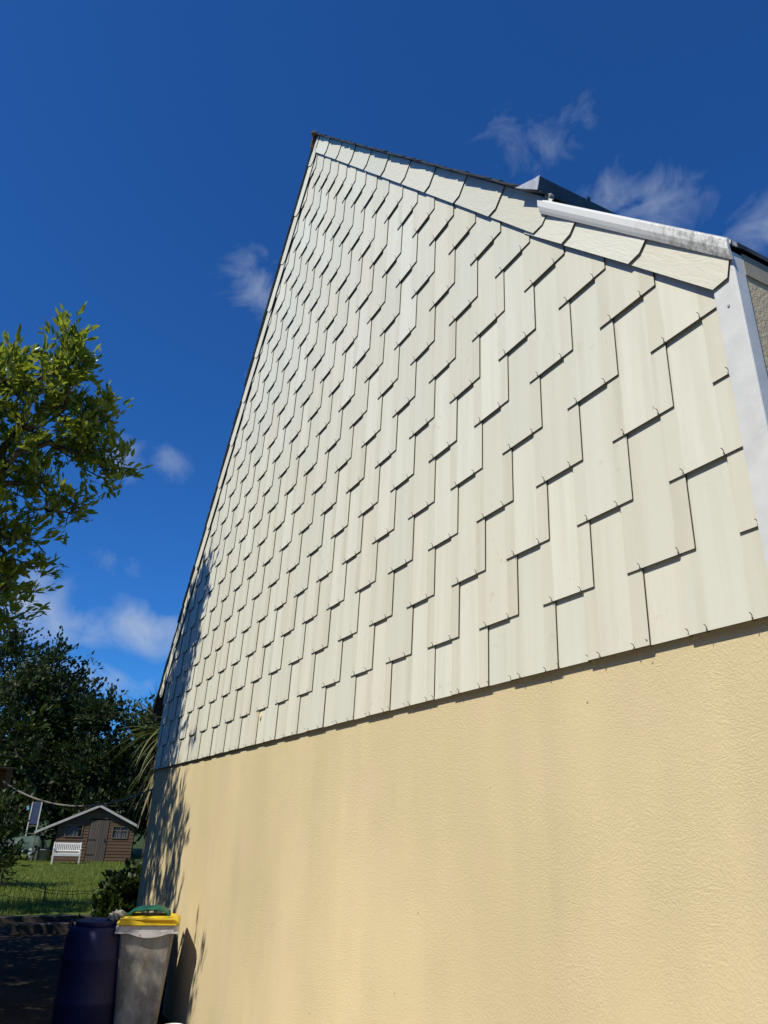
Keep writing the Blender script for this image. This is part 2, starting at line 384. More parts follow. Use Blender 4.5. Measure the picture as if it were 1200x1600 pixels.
g['label'] = 'short sunlit grass covering the lawn in front of the shed'; g['category'] = 'grass'

# ------------------------------------------------------------------ house
AX, AU = -3.91, 6.654                       # ridge (x, height above the cladding's lower edge)
SR, SL = 1.192, 1.23
def roof_u(x): return AU - SR * (x - AX) if x >= AX else AU - SL * (AX - x)
XL, XR = -8.235, .60
P = .466; WS = .30; E_ = .2674; TH = .0078; TT = .0058
house = empty('house', (-3.8, 5, 0))
tag(house, 'house with cream rendered gable clad above in pale fibre cement slates', 'house')
def hp(o):
    o.parent = house; o.matrix_parent_inverse = Matrix.Translation(house.location).inverted(); return o
YW = .029
# gable wall, front facade, rear eave wall, back wall
def ug(x): return Z0 + roof_u(x) - .10
mb = MB(); mb.prism([(XL + .015, -.2), (XR - .24, -.2), (XR - .24, ug(XR - .24)), (AX, ug(AX)), (XL + .015, ug(XL))], YW, YW + .25)
mb.prism([(XR - .24, -.2), (XR + .012, -.2), (XR + .012, ug(XR)), (XR - .24, ug(XR - .24))], YW, YW + .0135)
hp(mb.build('gable_wall', 'stucco'))
hp(MB().box((XR - .239, YW + .0145, -.2), (XR + .025, 10, Z0 + 1.17)).build('facade_wall', 'stucco_facade'))
hp(MB().box((XL + .02, YW + .251, -.2), (XL + .27, 10, Z0 + 1.2)).build('eave_wall', 'stucco'))
mb = MB(); mb.prism([(XL + .03, -.2), (XR, -.2), (XR, ug(XR)), (AX, ug(AX)), (XL + .03, ug(XL))], 10.002, 10.2); hp(mb.build('rear_gable_wall', 'stucco'))

# slates
rg = random.Random(11)
hook_me = None
mb = MB(); mb.tube([(0, .010, -.0005), (0, .003, -.0035), (0, -.004, -.003), (.0003, -.0065, .004), (-.0005, -.0055, .011), (-.0022, -.0085, .0165), (-.0045, -.0135, .0195)], .00135, 5)
hook_me = mb.mesh('hook', 'hook_wire')
full = {}
slates = []
XCL, XCR = XL - .012, .548
for n in range(-1, 25):
    off = 0 if n % 2 else .5
    zb = max(n, 0) * E_
    for k in range(-20, 3):
        x0 = (k + off) * P
        if x0 > XCR or x0 + WS < XCL: continue
        jx, jz = rg.uniform(-.0022, .0022), rg.uniform(-.0018, .0018)
        if n <= 0: jz *= .5
        L = .60 if n >= 0 else .60 - E_
        poly = [(0, 0), (WS, 0), (WS, L), (0, L)]
        ox, oz = x0 + jx, zb + jz
        pc = [(x + ox, z + oz) for x, z in poly]
        pc = clip(pc, -1, 0, -XCL); pc = clip(pc, 1, 0, XCR)
        pc = clip(pc, SR, 1, AU + SR * AX - .085) if pc else pc
        pc = clip(pc, -SL, 1, AU - SL * AX - .085) if pc else pc
        if len(pc) < 3: continue
        area = abs(sum(pc[i][0] * pc[(i + 1) % len(pc)][1] - pc[(i + 1) % len(pc)][0] * pc[i][1] for i in range(len(pc)))) / 2
        if area < .004: continue
        y_off = TH if n < 0 else 0
        lift = rg.uniform(0, .0012)
        loc = [(x - ox, z - oz) for x, z in pc]
        isfull = area > WS * L * .999
        key = (n < 0)
        if isfull and key in full: me = full[key]
        else:
            f0 = lambda x, z: z / E_ * TH
            f1 = lambda x, z: z / E_ * TH + TT
            m_ = MB(); m_.prism(loc, f0, f1, 0, 1); me = m_.mesh('slate', ['slate_face', 'slate_edge'])
            if isfull: full[key] = me
        o = link('slate', me, None, 0, (ox, y_off - lift, Z0 + oz)); o.rotation_euler = (0, R_(rg.uniform(-.22, .22)), 0)
        hp(o)
        zlow = min(z for x, z in loc)
        slates.append((o, n, [hx for hx in (.068, WS - .066) if any(True for _ in [0]) and min(x for x, z in loc) + .01 < hx < max(x for x, z in loc) - .01 and zlow < .003]))
hooks = []
for o, n, hx in slates:
    # the clip only exists where the lower edge of the slate is intact
    for x in hx:
        wx, wz = o.location.x + x, o.location.z - Z0
        if wz > roof_u(wx) - .28: continue
        d = (Vector((wx, 0, wz + Z0)) - CAM).length
        hooks.append((d, o, x))
hooks.sort(key=lambda t: t[0])
mbf = MB()
for i, (d, o, x) in enumerate(hooks):
    hx = x + rg.uniform(-.004, .004); sc = rg.uniform(.85, 1.1); tl = rg.uniform(-.25, .25)
    if i < 300:
        hk = bpy.data.objects.new('hook', hook_me); COL.objects.link(hk); hk.parent = o
        hk.location = (hx, 0, 0); hk.rotation_euler = (0, tl, 0); hk.scale = (1, 1, sc)
    else:
        b = Vector((o.location.x + hx, o.location.y, o.location.z))
        mbf.add([b + v.co for v in hook_me.vertices], [tuple(p.vertices) for p in hook_me.polygons])
o = hp(mbf.build('hooks', 'hook_wire')); o['kind'] = 'stuff'


# rake slates (bands along both verges)
def rake_piece(p_top, d, nrm, length, width, chamf, y, thick, end_cut=True):
    """p_top: upper start on the roof line, d: unit down-slope, nrm: unit perpendicular inwards(down)"""
    c = chamf
    pts = [(0, 0), (length, 0)]
    pts += [(length + .006, width * .70), (length - chamf * .85, width)]
    pts += [(0, width)]
    return [(p_top[0] + d[0] * a + nrm[0] * b, p_top[1] + d[1] * a + nrm[1] * b) for a, b in pts]
def add_rake(poly, ytop, ybot, x_ref):
    cx = sum(p[0] for p in poly) / len(poly); cz = sum(p[1] for p in poly) / len(poly)
    m_ = MB(); lp = [(x - cx, z - cz) for x, z in poly]
    # start (upper) end tucked under its upper neighbour
    d = (poly[1][0] - poly[0][0], poly[1][1] - poly[0][1]); ll = math.hypot(*d); d = (d[0] / ll, d[1] / ll)
    f0 = lambda x, z: ytop + (ybot - ytop) * ((((x + cx - poly[0][0]) * d[0] + (z + cz - poly[0][1]) * d[1])) / ll)
    m_.prism(lp, f0, lambda x, z: f0(x, z) + .0055, 0, 1)
    o = m_.build('rake_slate', ['rake_face', 'slate_edge']); o.location = (cx, 0, cz + Z0); o.rotation_euler = (0, R_(rg.uniform(-.3, .3)), 0); hp(o)
for side in (1, -1):
    sl_ = SR if side > 0 else SL
    th = math.atan(sl_); d = (side * math.cos(th), -math.sin(th)); nr = (-side * math.sin(th), -math.cos(th))
    pitch = .562
    first = .16 if side > 0 else .35
    end = 5.80 if side > 0 else 7.28
    s0 = -.02; s1 = first
    k = 0
    while s0 < end - .05:
        ln = min(s1, end) - max(s0, 0)
        st = max(s0, .0)
        p0 = (AX + d[0] * st, AU + d[1] * st)
        ov = .05 if k else 0
        p0 = (p0[0] - d[0] * ov, p0[1] - d[1] * ov)
        poly = rake_piece(p0, d, nr, ln + ov, .172 if side > 0 else .19, .05, 0, 0)
        if k == 0:        # the topmost one meets its twin at the ridge
            poly = clip(poly, -side, 0, -side * (AX + side * .003))
        add_rake(poly, -.0085, -.0175 - .001 * (k % 2), 0)
        s0 = s1; s1 = s0 + pitch + rg.uniform(-.006, .006); k += 1
# lower right part under the white trim
LX0, LU0, SLW = -.27, 2.285, 1.122
th = math.atan(SLW); d = (math.cos(th), -math.sin(th)); nr = (-math.sin(th), -math.cos(th))
def low(s): return (LX0 + d[0] * s, LU0 + d[1] * s)
edges = [-.06, .385, .930, 1.44]
for i in range(3):
    a, b = edges[i], edges[i + 1]
    ov = .04
    poly = rake_piece(low(a - (ov if i else 0)), d, nr, b - a + (ov if i else 0), .165, .035, 0, 0)
    if i == 2: poly[1] = low(1.372)
    add_rake(poly, -.0115 if i else -.004, -.0225, 0)

# white verge trim: rounded L section along the lower rake
def sect(s, h, yf):
    x, u = low(s); z = Z0 + u
    return [Vector((x, .06, z + .004)), Vector((x, yf + .012, z + .004)), Vector((x, yf + .003, z - .002)), Vector((x, yf, z - .012)), Vector((x, yf, z - h * .55)), Vector((x, yf + .006, z - h * .8)), Vector((x, yf + .013, z - h)), Vector((x, yf + .018, z - h)), Vector((x, yf + .008, z - .02)), Vector((x, .06, z - .012))]
mb = MB(); mb.loft([sect(s, .090, -.042) for s in (-.005, 0, .3, .6, .9, 1.2, 1.352)] + [sect(1.366, .085, -.040)])
o = mb.build('verge_trim', 'white_trim', smooth=False); hp(o)
# corner profile
mb = MB(); zt = Z0 + 1.23
mb.box((.540, -.014, Z0 - .02), (.628, -.0105, zt)); mb.box((.6255, -.0104, Z0 - .02), (.629, .042, zt)); mb.box((.620, .0385, Z0 - .02), (.6254, .042, zt))
hp(mb.build('corner_profile', 'corner_metal', bevel=.0012))

hp(MB().tube([(.585, -.0175, Z0 + 1.03), (.585, -.0138, Z0 + 1.03)], .005, 10).build('screw', 'zinc'))
# roof: two slabs
def slab(name, x0, x1, uf, off0, off1, y0, y1, mat):
    m_ = MB(); m_.prism([(x0, Z0 + uf(x0) + off0), (x1, Z0 + uf(x1) + off0), (x1, Z0 + uf(x1) + off1), (x0, Z0 + uf(x0) + off1)], y0, y1); return hp(m_.build(name, mat))
slab('roof_slope', AX + .002, LX0, roof_u, -.045, -.004, .012, 10.3, 'roof_slate')
slab('roof_slope', LX0 + .002, .642, lambda x: LU0 - SLW * (x - LX0), -.014, .006, .012, 10.3, 'roof_slate')
slab('roof_slope', -8.70, AX - .002, roof_u, -.045, -.004, .012, 10.3, 'roof_slate')
# verge slates: the ragged dark edge
for side in (1, -1):
    sl_ = SR if side > 0 else SL
    th = math.atan(sl_); d = Vector((side * math.cos(th), 0, -math.sin(th))); nr = Vector((side * math.sin(th), 0, math.cos(th)))
    s = .02; end = 5.62 if side > 0 else 7.52
    me = MB().box((0, 0, 0), (.215, .24, .006)).mesh('verge_slate', 'roof_slate')
    while s < end:
        b = Vector((AX, 0, Z0 + AU)) + d * s + nr * rg.uniform(.000, .004)
        tilt = th - R_(2.0) + R_(rg.uniform(-.8, .8))
        o = link('verge_slate', me, None, 0)
        rot = Matrix.Rotation(tilt if side > 0 else math.pi - tilt, 4, 'Y')
        if side < 0: rot = Matrix.Rotation(math.pi - tilt, 4, 'Y') @ Matrix.Rotation(math.pi, 4, 'X') @ Matrix.Translation((0, -.24, -.006))
        o.matrix_world = Matrix.Translation(b + Vector((0, (-.052 if side > 0 else -.030) - rg.uniform(0, .014), 0))) @ rot
        mw = o.matrix_world.copy(); o.parent = house; o.matrix_parent_inverse = Matrix.Translation(house.location).inverted(); o.matrix_basis = mw
        s += .125
# ridge tiles
for i in range(26):
    y = -.05 + i * .40
    m_ = MB(); prof = [(-.15, -.165), (-.05, -.025), (0, .022), (.05, -.025), (.15, -.165)]
    inn = [(x * .9, z - .018) for x, z in prof]
    if i == 0: prof = [(x * .72, z * .72 + .008) for x, z in prof]; inn = [(x * .72, z * .72) for x, z in inn]
    poly = prof + inn[::-1]
    m_.loft([[Vector((AX + x, y, Z0 + AU + z)) for x, z in poly], [Vector((AX + x, y + .39, Z0 + AU + z)) for x, z in poly]])
    hp(m_.build('ridge_tile', 'ridge_clay', bevel=.004))
for (x, y, z, r) in ((AX - .012, -.055, .006, .026), (AX + .03, -.05, -.015, .022)):       # mortar and moss at the ridge end
    b_ = bmesh.new(); bmesh.ops.create_icosphere(b_, subdivisions=2, radius=r)
    for v in b_.verts: v.co *= rg.uniform(.75, 1.2)
    me = bpy.data.meshes.new('mortar_lump'); b_.to_mesh(me); b_.free(); me.materials.append(MATS['ridge_clay'])
    hp(link('mortar_lump', me, None, 0, (x, y, Z0 + AU + z)))

# zinc gutter standing on the slope
gp = [(-.385, 2.452), (-.232, 2.300), (-.214, 2.352), (-.222, 2.360), (-.217, 2.350), (-.236, 2.310), (-.385, 2.460)]
gp = [(-.385, 2.447), (-.225, 2.285), (-.203, 2.352), (-.209, 2.354), (-.230, 2.296), (-.385, 2.456)]
mb = MB(); y0 = -.078
mb.loft([[Vector((x, y, Z0 + u)) for x, u in gp] for y in (y0 + .003, 2.5, 5, 10.2)])
gut = hp(mb.build('slope_gutter', 'zinc_dark'))
mb = MB(); mb.prism([(-.392, Z0 + 2.452), (-.225, Z0 + 2.283), (-.200, Z0 + 2.356), (-.24, Z0 + 2.372)], y0, y0 + .0025)
o = mb.build('gutter_end_cap', 'zinc', gut); o.matrix_parent_inverse = Matrix.Identity(4)
for y in (.22, 1.3, 2.4, 3.5):
    mb = MB(); mb.prism([(-.232, Z0 + 2.278), (-.196, Z0 + 2.364), (-.204, Z0 + 2.368), (-.24, Z0 + 2.282)], y, y + .022)
    o = mb.build('gutter_bracket', 'zinc_dark', gut); o.matrix_parent_inverse = Matrix.Identity(4)
# mortar blob where the trim meets the gutter
b_ = bmesh.new(); bmesh.ops.create_icosphere(b_, subdivisions=2, radius=.028)
for v in b_.verts: v.co *= rg.uniform(.7, 1.25)
me = bpy.data.meshes.new('mortar_lump'); b_.to_mesh(me); b_.free(); me.materials.append(MATS['tub_grey'])
hp(link('mortar_lump', me, None, 0, (-.235, -.005, Z0 + 2.262)))
# eave fascia on the front, eave gutter at the rear eave
hp(MB().box((.612, .0425, Z0 + 1.150), (.631, 10.1, Z0 + 1.240)).build('fascia_board', 'soffit'))
mb = MB(); rings = []
for y in (.03, 10.2):
    rings.append([Vector((-8.745 + .045 * math.cos(a), y, Z0 + .70 + .045 * math.sin(a))) for a in [math.pi + i * math.pi / 8 for i in range(9)]] + [Vector((-8.745 + .040 * math.cos(a), y, Z0 + .70 + .040 * math.sin(a))) for a in [2 * math.pi - i * math.pi / 8 for i in range(9)]])
mb.loft(rings); o = hp(mb.build('eave_gutter', 'zinc_dark')); 

# ------------------------------------------------------------------ trees
def ring_leaf(kind):
    if kind == 'lance':   # 6-vertex folded leaf
        v = np.array([(0, 0, 0), (.35, .17, .03), (.72, .13, .0), (1, 0, -.08), (.72, -.13, .0), (.35, -.17, .03), (.5, 0, -.03)])
        f = np.array([(0, 1, 6), (1, 2, 6), (2, 3, 6), (3, 4, 6), (4, 5, 6), (5, 0, 6)])
    else:
        v = np.array([(0, 0, 0), (.5, .30, .05), (1, 0, -.1), (.5, -.30, .05)]); f = np.array([(0, 1, 3), (1, 2, 3)])
    return v, f
def leaves_mesh(name, pos, dirs, size, mat, kind, rs):
    tv, tf = ring_leaf(kind); n = len(pos)
    d = dirs / (np.linalg.norm(dirs, axis=1, keepdims=True) + 1e-9)
    up = rs.normal(size=(n, 3)) * .55 + np.array([0, 0, 1.]); s = np.cross(up, d); s /= (np.linalg.norm(s, axis=1, keepdims=True) + 1e-9); u = np.cross(d, s)
    V = (pos[:, None] + size[:, None, None] * (tv[None, :, 0:1] * d[:, None] + tv[None, :, 1:2] * s[:, None] + tv[None, :, 2:3] * u[:, None])).reshape(-1, 3)
    F = (tf[None] + (np.arange(n) * len(tv))[:, None, None]).reshape(-1, 3)
    return tri_mesh(name, V, F, mat)
def tree(name, label, cat, base, trunk, clumps, leaf=.08, per=60, mat='leaf_laurel', kind='lance', seed=1, group=None, bark='bark', tipr=.004, twl=.35, maxr=.16, leafy_inner=.35, droop=0.0, gap=.35):
    """trunk: polyline; clumps: (centre, (rx,ry,rz), tips)"""
    rs = np.random.RandomState(seed); base = Vector(base)
    root = empty(name, base); tag(root, label, cat, group)
    nodes = [np.array(p, float) for p in trunk]; par = [-1] + list(range(len(trunk) - 1))
    ntr = len(trunk)
    tips = []
    targets = []
    for c, r, n in clumps:
        d = rs.normal(size=(n, 3)); d /= np.linalg.norm(d, axis=1, keepdims=True)
        rad = rs.rand(n, 1) ** (1 / 2.2) * (1 + .18 * rs.normal(size=(n, 1)))
        for p in np.array(c) + d * np.clip(rad, 0, 1.25) * np.array(r): targets.append(p)
    targets = np.array(targets); b0 = nodes[-1]
    order = np.argsort(np.linalg.norm(targets - b0, axis=1))
    # coarse limbs first
    for p in targets[order]:
        A = np.array(nodes[max(0, ntr // 2):]); dd = np.linalg.norm(A - p, axis=1)
        # prefer nodes that lie inwards of the target
        pen = np.where(np.linalg.norm(A - b0, axis=1) > np.linalg.norm(p - b0), 2.0, 1.0)
        j = int(np.argmin(dd * pen)) + max(0, ntr // 2)
        a = nodes[j]; L = np.linalg.norm(p - a); k = max(1, int(L / .35)); prev = j
        off = rs.normal(size=3) * L * .07
        for i in range(1, k + 1):
            t = i / k; q_ = a + (p - a) * t + off * math.sin(math.pi * t); q_[2] -= droop * math.sin(math.pi * t) * L
            nodes.append(q_); par.append(prev); prev = len(nodes) - 1
        tips.append(prev)
    cnt = np.zeros(len(nodes))
    for t in tips:
        while t >= 0: cnt[t] += 1; t = par[t]
    rad = np.minimum(tipr * np.sqrt(cnt + .3) * 1.0, maxr)
    tr = MB(); br = MB()
    rb = [min(maxr, max(rad[i], maxr * (1 - .6 * i / max(1, ntr - 1)))) for i in range(ntr)]
    rb[0] *= 1.25
    tr.tube([nodes[i] for i in range(ntr)], rb, 9)
    for i in range(ntr, len(nodes)):
        a, b = nodes[par[i]], nodes[i]; ra = min(rad[par[i]], rad[i] * 1.5)
        if cnt[i] < 1: continue
        br.tube([a, b], [ra, rad[i]], 5 if rad[i] > .012 else 3, caps=False)
    inv = Matrix.Translation(base).inverted()
    bo = br.build('branches', bark, root, True); bo['kind'] = 'stuff'
    for o in (tr.build('trunk', bark, root, True), bo): o.matrix_parent_inverse = inv
    pos, dr = [], []
    N_ = np.array(nodes)
    for t in tips:
        if rs.rand() < gap * .3: continue
        a = N_[par[t]]; b = N_[t]; ax = b - a; ax /= (np.linalg.norm(ax) + 1e-9)
        m = int(per * rs.uniform(.5, 1.4)); tt = rs.rand(m) ** .7
        side = rs.normal(size=(m, 3)); side -= (side @ ax)[:, None] * ax; side /= (np.linalg.norm(side, axis=1, keepdims=True) + 1e-9)
        tw = rs.normal(size=(max(1, m // 9), 3)) * twl * .5; tw[:, 2] += twl * .18     # small side twigs
        ti = rs.randint(0, len(tw), m)
        pp = b + tw[ti] * tt[:, None] + ax * (rs.rand(m)[:, None] - .4) * twl * .5
        pos.append(pp); dr.append(side * .55 + tw[ti] / twl * 1.6 + ax * .5 + rs.normal(size=(m, 3)) * .3 + np.array([0, 0, .75]))
    pos = np.concatenate(pos); dr = np.concatenate(dr); n = len(pos)
    o = link('crown', leaves_mesh('crown', pos, dr, leaf * (.5 + .85 * rs.rand(n) ** .8), mat, kind, rs), root); o.matrix_parent_inverse = inv
    return root

# the near tree, bright leaves; reaches into the frame from its trunk beyond the left edge
def cl(px, py, d, r, n): p = at(px, py, d); return (tuple(p), r, n)
near = [cl(40, 598, 9.6, (.62, .55, .50), 42), cl(92, 572, 9.4, (.38, .36, .36), 22), cl(30, 660, 9.5, (.75, .6, .6), 52), cl(95, 640, 9.4, (.45, .4, .4), 20),
        cl(122, 565, 9.3, (.20, .2, .25), 9), cl(150, 660, 9.3, (.28, .25, .28), 16), cl(165, 640, 9.3, (.2, .2, .2), 8), cl(180, 735, 9.2, (.26, .22, .16), 12), cl(125, 710, 9.4, (.4, .4, .3), 22),
        cl(50, 750, 9.5, (.6, .5, .35), 34), cl(110, 790, 9.3, (.38, .3, .16), 15), cl(20, 830, 9.5, (.45, .4, .25), 20), cl(55, 880, 9.4, (.22, .2, .2), 8), cl(10, 900, 9.5, (.3, .3, .3), 12), cl(-15, 960, 9.8, (.35, .3, .3), 14), cl(25, 930, 10.2, (.22, .2, .25), 8),
        cl(-40, 605, 9.8, (.8, .8, .7), 36), cl(-60, 700, 9.8, (.9, .9, .8), 44), cl(-60, 850, 9.7, (.8, .8, .8), 34),
        ((-6.8, -3.25, 6.2), (.6, .40, .5), 18), ((-6.6, -3.25, 5.6), (1.0, .45, .8), 46), ((-6.3, -3.25, 4.6), (1.0, .45, .8), 46), ((-7.6, -3.2, 5.2), (.7, .5, 1.0), 34), ((-7.5, -3.2, 4.0), (.8, .5, .8), 40), ((-6.1, -3.15, 3.7), (.7, .40, .6), 28), ((-7.3, -4.1, 5.3), (1.1, .7, 1.1), 30), ((-5.6, -3.2, 5.3), (.5, .35, .7), 20), ((-5.4, -3.2, 4.4), (.4, .35, .6), 14)]
tree('broadleaf_tree', 'tall sunlit yellow green broadleaf tree overhanging the yard beside the house', 'tree', (-7.0, -3.9, 0),
     [(-7.0, -3.9, -.1), (-7.02, -3.85, 1.2), (-6.95, -3.75, 2.4), (-7.0, -3.65, 3.4), (-6.9, -3.55, 4.3), (-6.95, -3.5, 5.2)], near,
     leaf=.108, per=31, mat='leaf_bright', seed=3, bark='bark', twl=.27, maxr=.11, tipr=.0046)

# laurel shrubs along the yard (mostly beyond the left edge); their shade covers the yard
lg = 'dark laurels along the yard'
def laurel(i, base, h, r, label, leaf=.11, n=90, mat='leaf_laurel', lean=(0, 0)):
    x, y = base
    tree('laurel', label, 'shrub', (x, y, 0), [(x, y, -.05), (x + .04, y, h * .25), (x + lean[0] * .4, y + lean[1] * .4, h * .5), (x + lean[0] * .7, y + lean[1] * .7, h * .66)],
         [((x + lean[0], y + lean[1], h * .82), (r * .72, r * .72, h * .18), int(n * .4)), ((x, y, h * .55), (r, r, h * .22), int(n * .5)), ((x, y, h * .25), (r * .95, r * .95, h * .2), int(n * .4))],
         leaf=leaf, per=60, mat=mat, seed=20 + i, group=lg, twl=.42, maxr=.07, tipr=.004)
laurel(0, (-10.2, -2.85), 5.0, 1.12, 'tall dark laurel standing behind the bright tree with nest box on its trunk', n=150)
laurel(1, (-8.7, -3.6), 4.0, 1.0, 'dark laurel between the bright tree and the tall laurel', n=100)
laurel(2, (-11.8, -3.1), 4.1, 1.05, 'dark laurel next along the row from the tall laurel', n=100)
laurel(3, (-13.9, -3.35), 4.5, 1.3, 'last dark laurel of the row before the open lawn', n=190)
laurel(6, (-6.8, -3.1), 2.9, .8, 'low dark laurel growing under the bright tree', n=110)
laurel(7, (-8.1, -2.95), 3.0, .75, 'low dark laurel between the bright tree trunk and the tall laurel', n=100)
laurel(4, (-5.3, -3.5), 3.8, .95, 'dark laurel beside the bright tree opposite the blue drums', n=140)
laurel(5, (-4.4, -3.35), 3.85, .62, 'slim dark laurel opposite the yellow lidded bin', n=140)
p = at(8, 1300, 22)
tree('bush', 'leafy bush with pale lit leaves beside the lawn edge', 'shrub', (p.x, p.y, 0.05), [(p.x, p.y, 0), (p.x, p.y - .05, .5), (p.x, p.y, 1.0)],
     [((p.x, p.y - .25, 1.45), (.7, .7, .85), 90), ((p.x, p.y - .05, .7), (.6, .6, .6), 60)], leaf=.11, per=36, mat='leaf_laurel', seed=41, twl=.35, maxr=.05, tipr=.003)
# dark shrub against the house corner
p = Vector((-10.3, .22, 0))
tree('hydrangea_bush', 'dark rounded leafy bush at the far foot of the house', 'shrub', p, [(p.x, p.y, -.03), (p.x, p.y, .3), (p.x + .05, p.y, .55)],
     [((p.x, p.y + .05, .50), (.5, .36, .34), 100), ((p.x + .2, p.y + .2, .68), (.35, .25, .26), 40), ((p.x, p.y - .08, .25), (.5, .4, .22), 50)], leaf=.085, per=42, mat='leaf_laurel', kind='oval', seed=42, twl=.2, maxr=.03, tipr=.002)

# far trees
def far_tree(px, py, d, w, label, seed, mat='leaf_far', n=170, crown_low=.25):
    top = at(px, py, d); x, y, h = top.x, top.y, top.z
    rs = random.Random(seed); cls = []
    for i in range(11):
        a = rs.uniform(0, 6.28); t = rs.uniform(crown_low, .93); rr = w * (1 - abs(t - .5) * 1.1) * rs.uniform(.35, .95)
        s = w * rs.uniform(.34, .55)
        cls.append(((x + rr * math.cos(a), y + rr * math.sin(a), h * t - s * .2), (s, s, s * .75), n // 11))
    cls.append(((x, y, h - w * .22), (w * .5, w * .5, w * .22), n // 10)); cls.append(((x, y, h * .5), (w * .8, w * .8, h * .3), n // 4))
    tree('deciduous_tree', label, 'tree', (x, y, 0), [(x, y, -.1), (x + .1, y, h * .25), (x - .1, y + .1, h * .5), (x, y, h * .72)], cls,
         leaf=.22, per=70, mat=mat, kind='oval', seed=seed, group='dark trees beyond the lawn', twl=.9, maxr=.22, tipr=.01)
far_tree(78, 1012, 42, 3.6, 'tallest dark green tree behind the shed, rounded top against cloud', 51)
far_tree(172, 1092, 40, 2.8, 'dark green tree behind the shed with notched ragged top', 52, 'leaf_far')
far_tree(128, 1100, 41, 2.6, 'lower dark tree standing directly behind the shed roof', 53, 'leaf_far_dark')
far_tree(230, 1122, 41, 2.2, 'dark tree showing behind the sword leaved palm by the house', 54, 'leaf_far')
far_tree(10, 985, 47, 4.0, 'broad dark tree behind the tarp covered heap', 55, 'leaf_far_dark')
far_tree(60, 1125, 43, 2.8, 'low dark tree behind the white railed panel', 56, 'leaf_far_dark')
far_tree(185, 1170, 38.5, 2.0, 'small dark tree behind the right slope of the shed roof', 57, 'leaf_far_dark')
far_tree(268, 1165, 44, 3.0, 'dark tree mostly hidden behind the house corner', 58, 'leaf_far')

for i, (x, y, h_, lab) in enumerate(((-13.5, -9.6, 6.4, 'tall dark tree added out of view to block low sky, farthest along the lawn'), (-10.0, -10.4, 6.9, 'tall dark tree added out of view to block low sky, opposite the house corner'), (-6.3, -9.7, 6.3, 'tall dark tree added out of view to block low sky, opposite the blue drums'),
                                (-2.8, -10.3, 6.8, 'tall dark tree added out of view to block low sky, opposite the gable middle'), (.8, -9.6, 6.5, 'tall dark tree added out of view to block low sky, behind the added path'), (4.4, -10.2, 6.7, 'tall dark tree added out of view to block low sky, past the front facade'), (8.0, -9.4, 6.3, 'last tall dark tree added out of view to block low sky, past the facade'))):  # unseen row added behind the camera; blocks low sky, keeps shadows dark
    tree('sky_block_tree', lab, 'tree', (x, y, 0), [(x, y, -.1), (x + .1, y, h_ * .3), (x, y + .1, h_ * .6)], [((x, y, h_ * .70), (1.9, 1.5, h_ * .26), 60), ((x, y, h_ * .34), (2.0, 1.5, h_ * .28), 60)],
         leaf=.36, per=42, mat='leaf_far_dark', kind='oval', seed=70 + i, group='added trees out of view blocking low sky', twl=.8, maxr=.16, tipr=.01)

# cordyline by the corner: every sword leaf its own part
pc = Vector((-10.9, .56, 0)); head = 3.05
palm = empty('cordyline_palm', pc); tag(palm, 'sword leaved palm with drooping pale leaves behind the house corner', 'palm')
MB().tube([(0, 0, -.05), (.03, 0, .8), (-.02, .02, 1.7), (0, 0, head)], [.085, .07, .06, .05], 9).build('trunk', 'bark', palm, True)
def sword(L, w, droop, n=7):
    m_ = MB(); rings = []
    for i in range(n + 1):
        t = i / n; x = L * t * (1 - .10 * droop * t); z = -droop * L * .55 * t * t
        ww = w * (.55 + 1.2 * t) if t < .3 else w * (.91 * (1 - (t - .3) / .7) ** .75 + .02)
        rings.append([Vector((x, -ww, z + ww * .5)), Vector((x, 0, z)), Vector((x, ww, z + ww * .5))])
    return m_.loft(rings, False, 0, False)
SW = [(sword(.85, .020, .15).mesh('leaf', 'leaf_sword', True)), (sword(.9, .022, .6).mesh('leaf', 'leaf_sword', True)), (sword(.95, .022, 1.1).mesh('leaf', 'leaf_sword', True)), (sword(.9, .02, .5).mesh('leaf', 'leaf_dead', True))]
rg = random.Random(8)
for i in range(230):
    if i < 70: el = rg.uniform(25, 85); me = SW[0] if el > 50 else SW[1]; z = head
    elif i < 130: el = rg.uniform(-15, 30); me = SW[rg.choice((1, 2))]; z = head - .08
    else: el = rg.uniform(-80, -35); me = SW[rg.choice((1, 3, 3, 1))]; z = head - rg.uniform(.05, .95)
    o = link('leaf', me, palm, 0, (0, 0, z)); o.rotation_euler = (rg.uniform(-.4, .4), -R_(el), rg.uniform(0, 6.283)); s = rg.uniform(.62, 1.02); o.scale = (s, s, s)

# ------------------------------------------------------------------ shed
B0 = at_z(84, 1346, .06); B1 = at_z(201, 1350.5, .06)
mid = (B0 + B1) / 2; vd = Vector((mid.x - CAM.x, mid.y - CAM.y, 0)).normalized(); ang = math.atan2(vd.x * -1, vd.y) if False else math.atan2(-vd.x, vd.y) - R_(3)
hw = Vector((math.cos(ang), math.sin(ang), 0)) * ((B1 - B0).length / 2 * .93); B0, B1 = mid - hw, mid + hw
SW_ = (Vector((B1.x, B1.y)) - Vector((B0.x, B0.y))).length
k_ = SW_ / 2.75
shed = empty('garden_shed', (B0.x, B0.y, .04), ang); tag(shed, 'small brown weatherboard garden shed with pale verge boards and plank door', 'shed')
shed.scale = (k_, k_, k_ * .93)
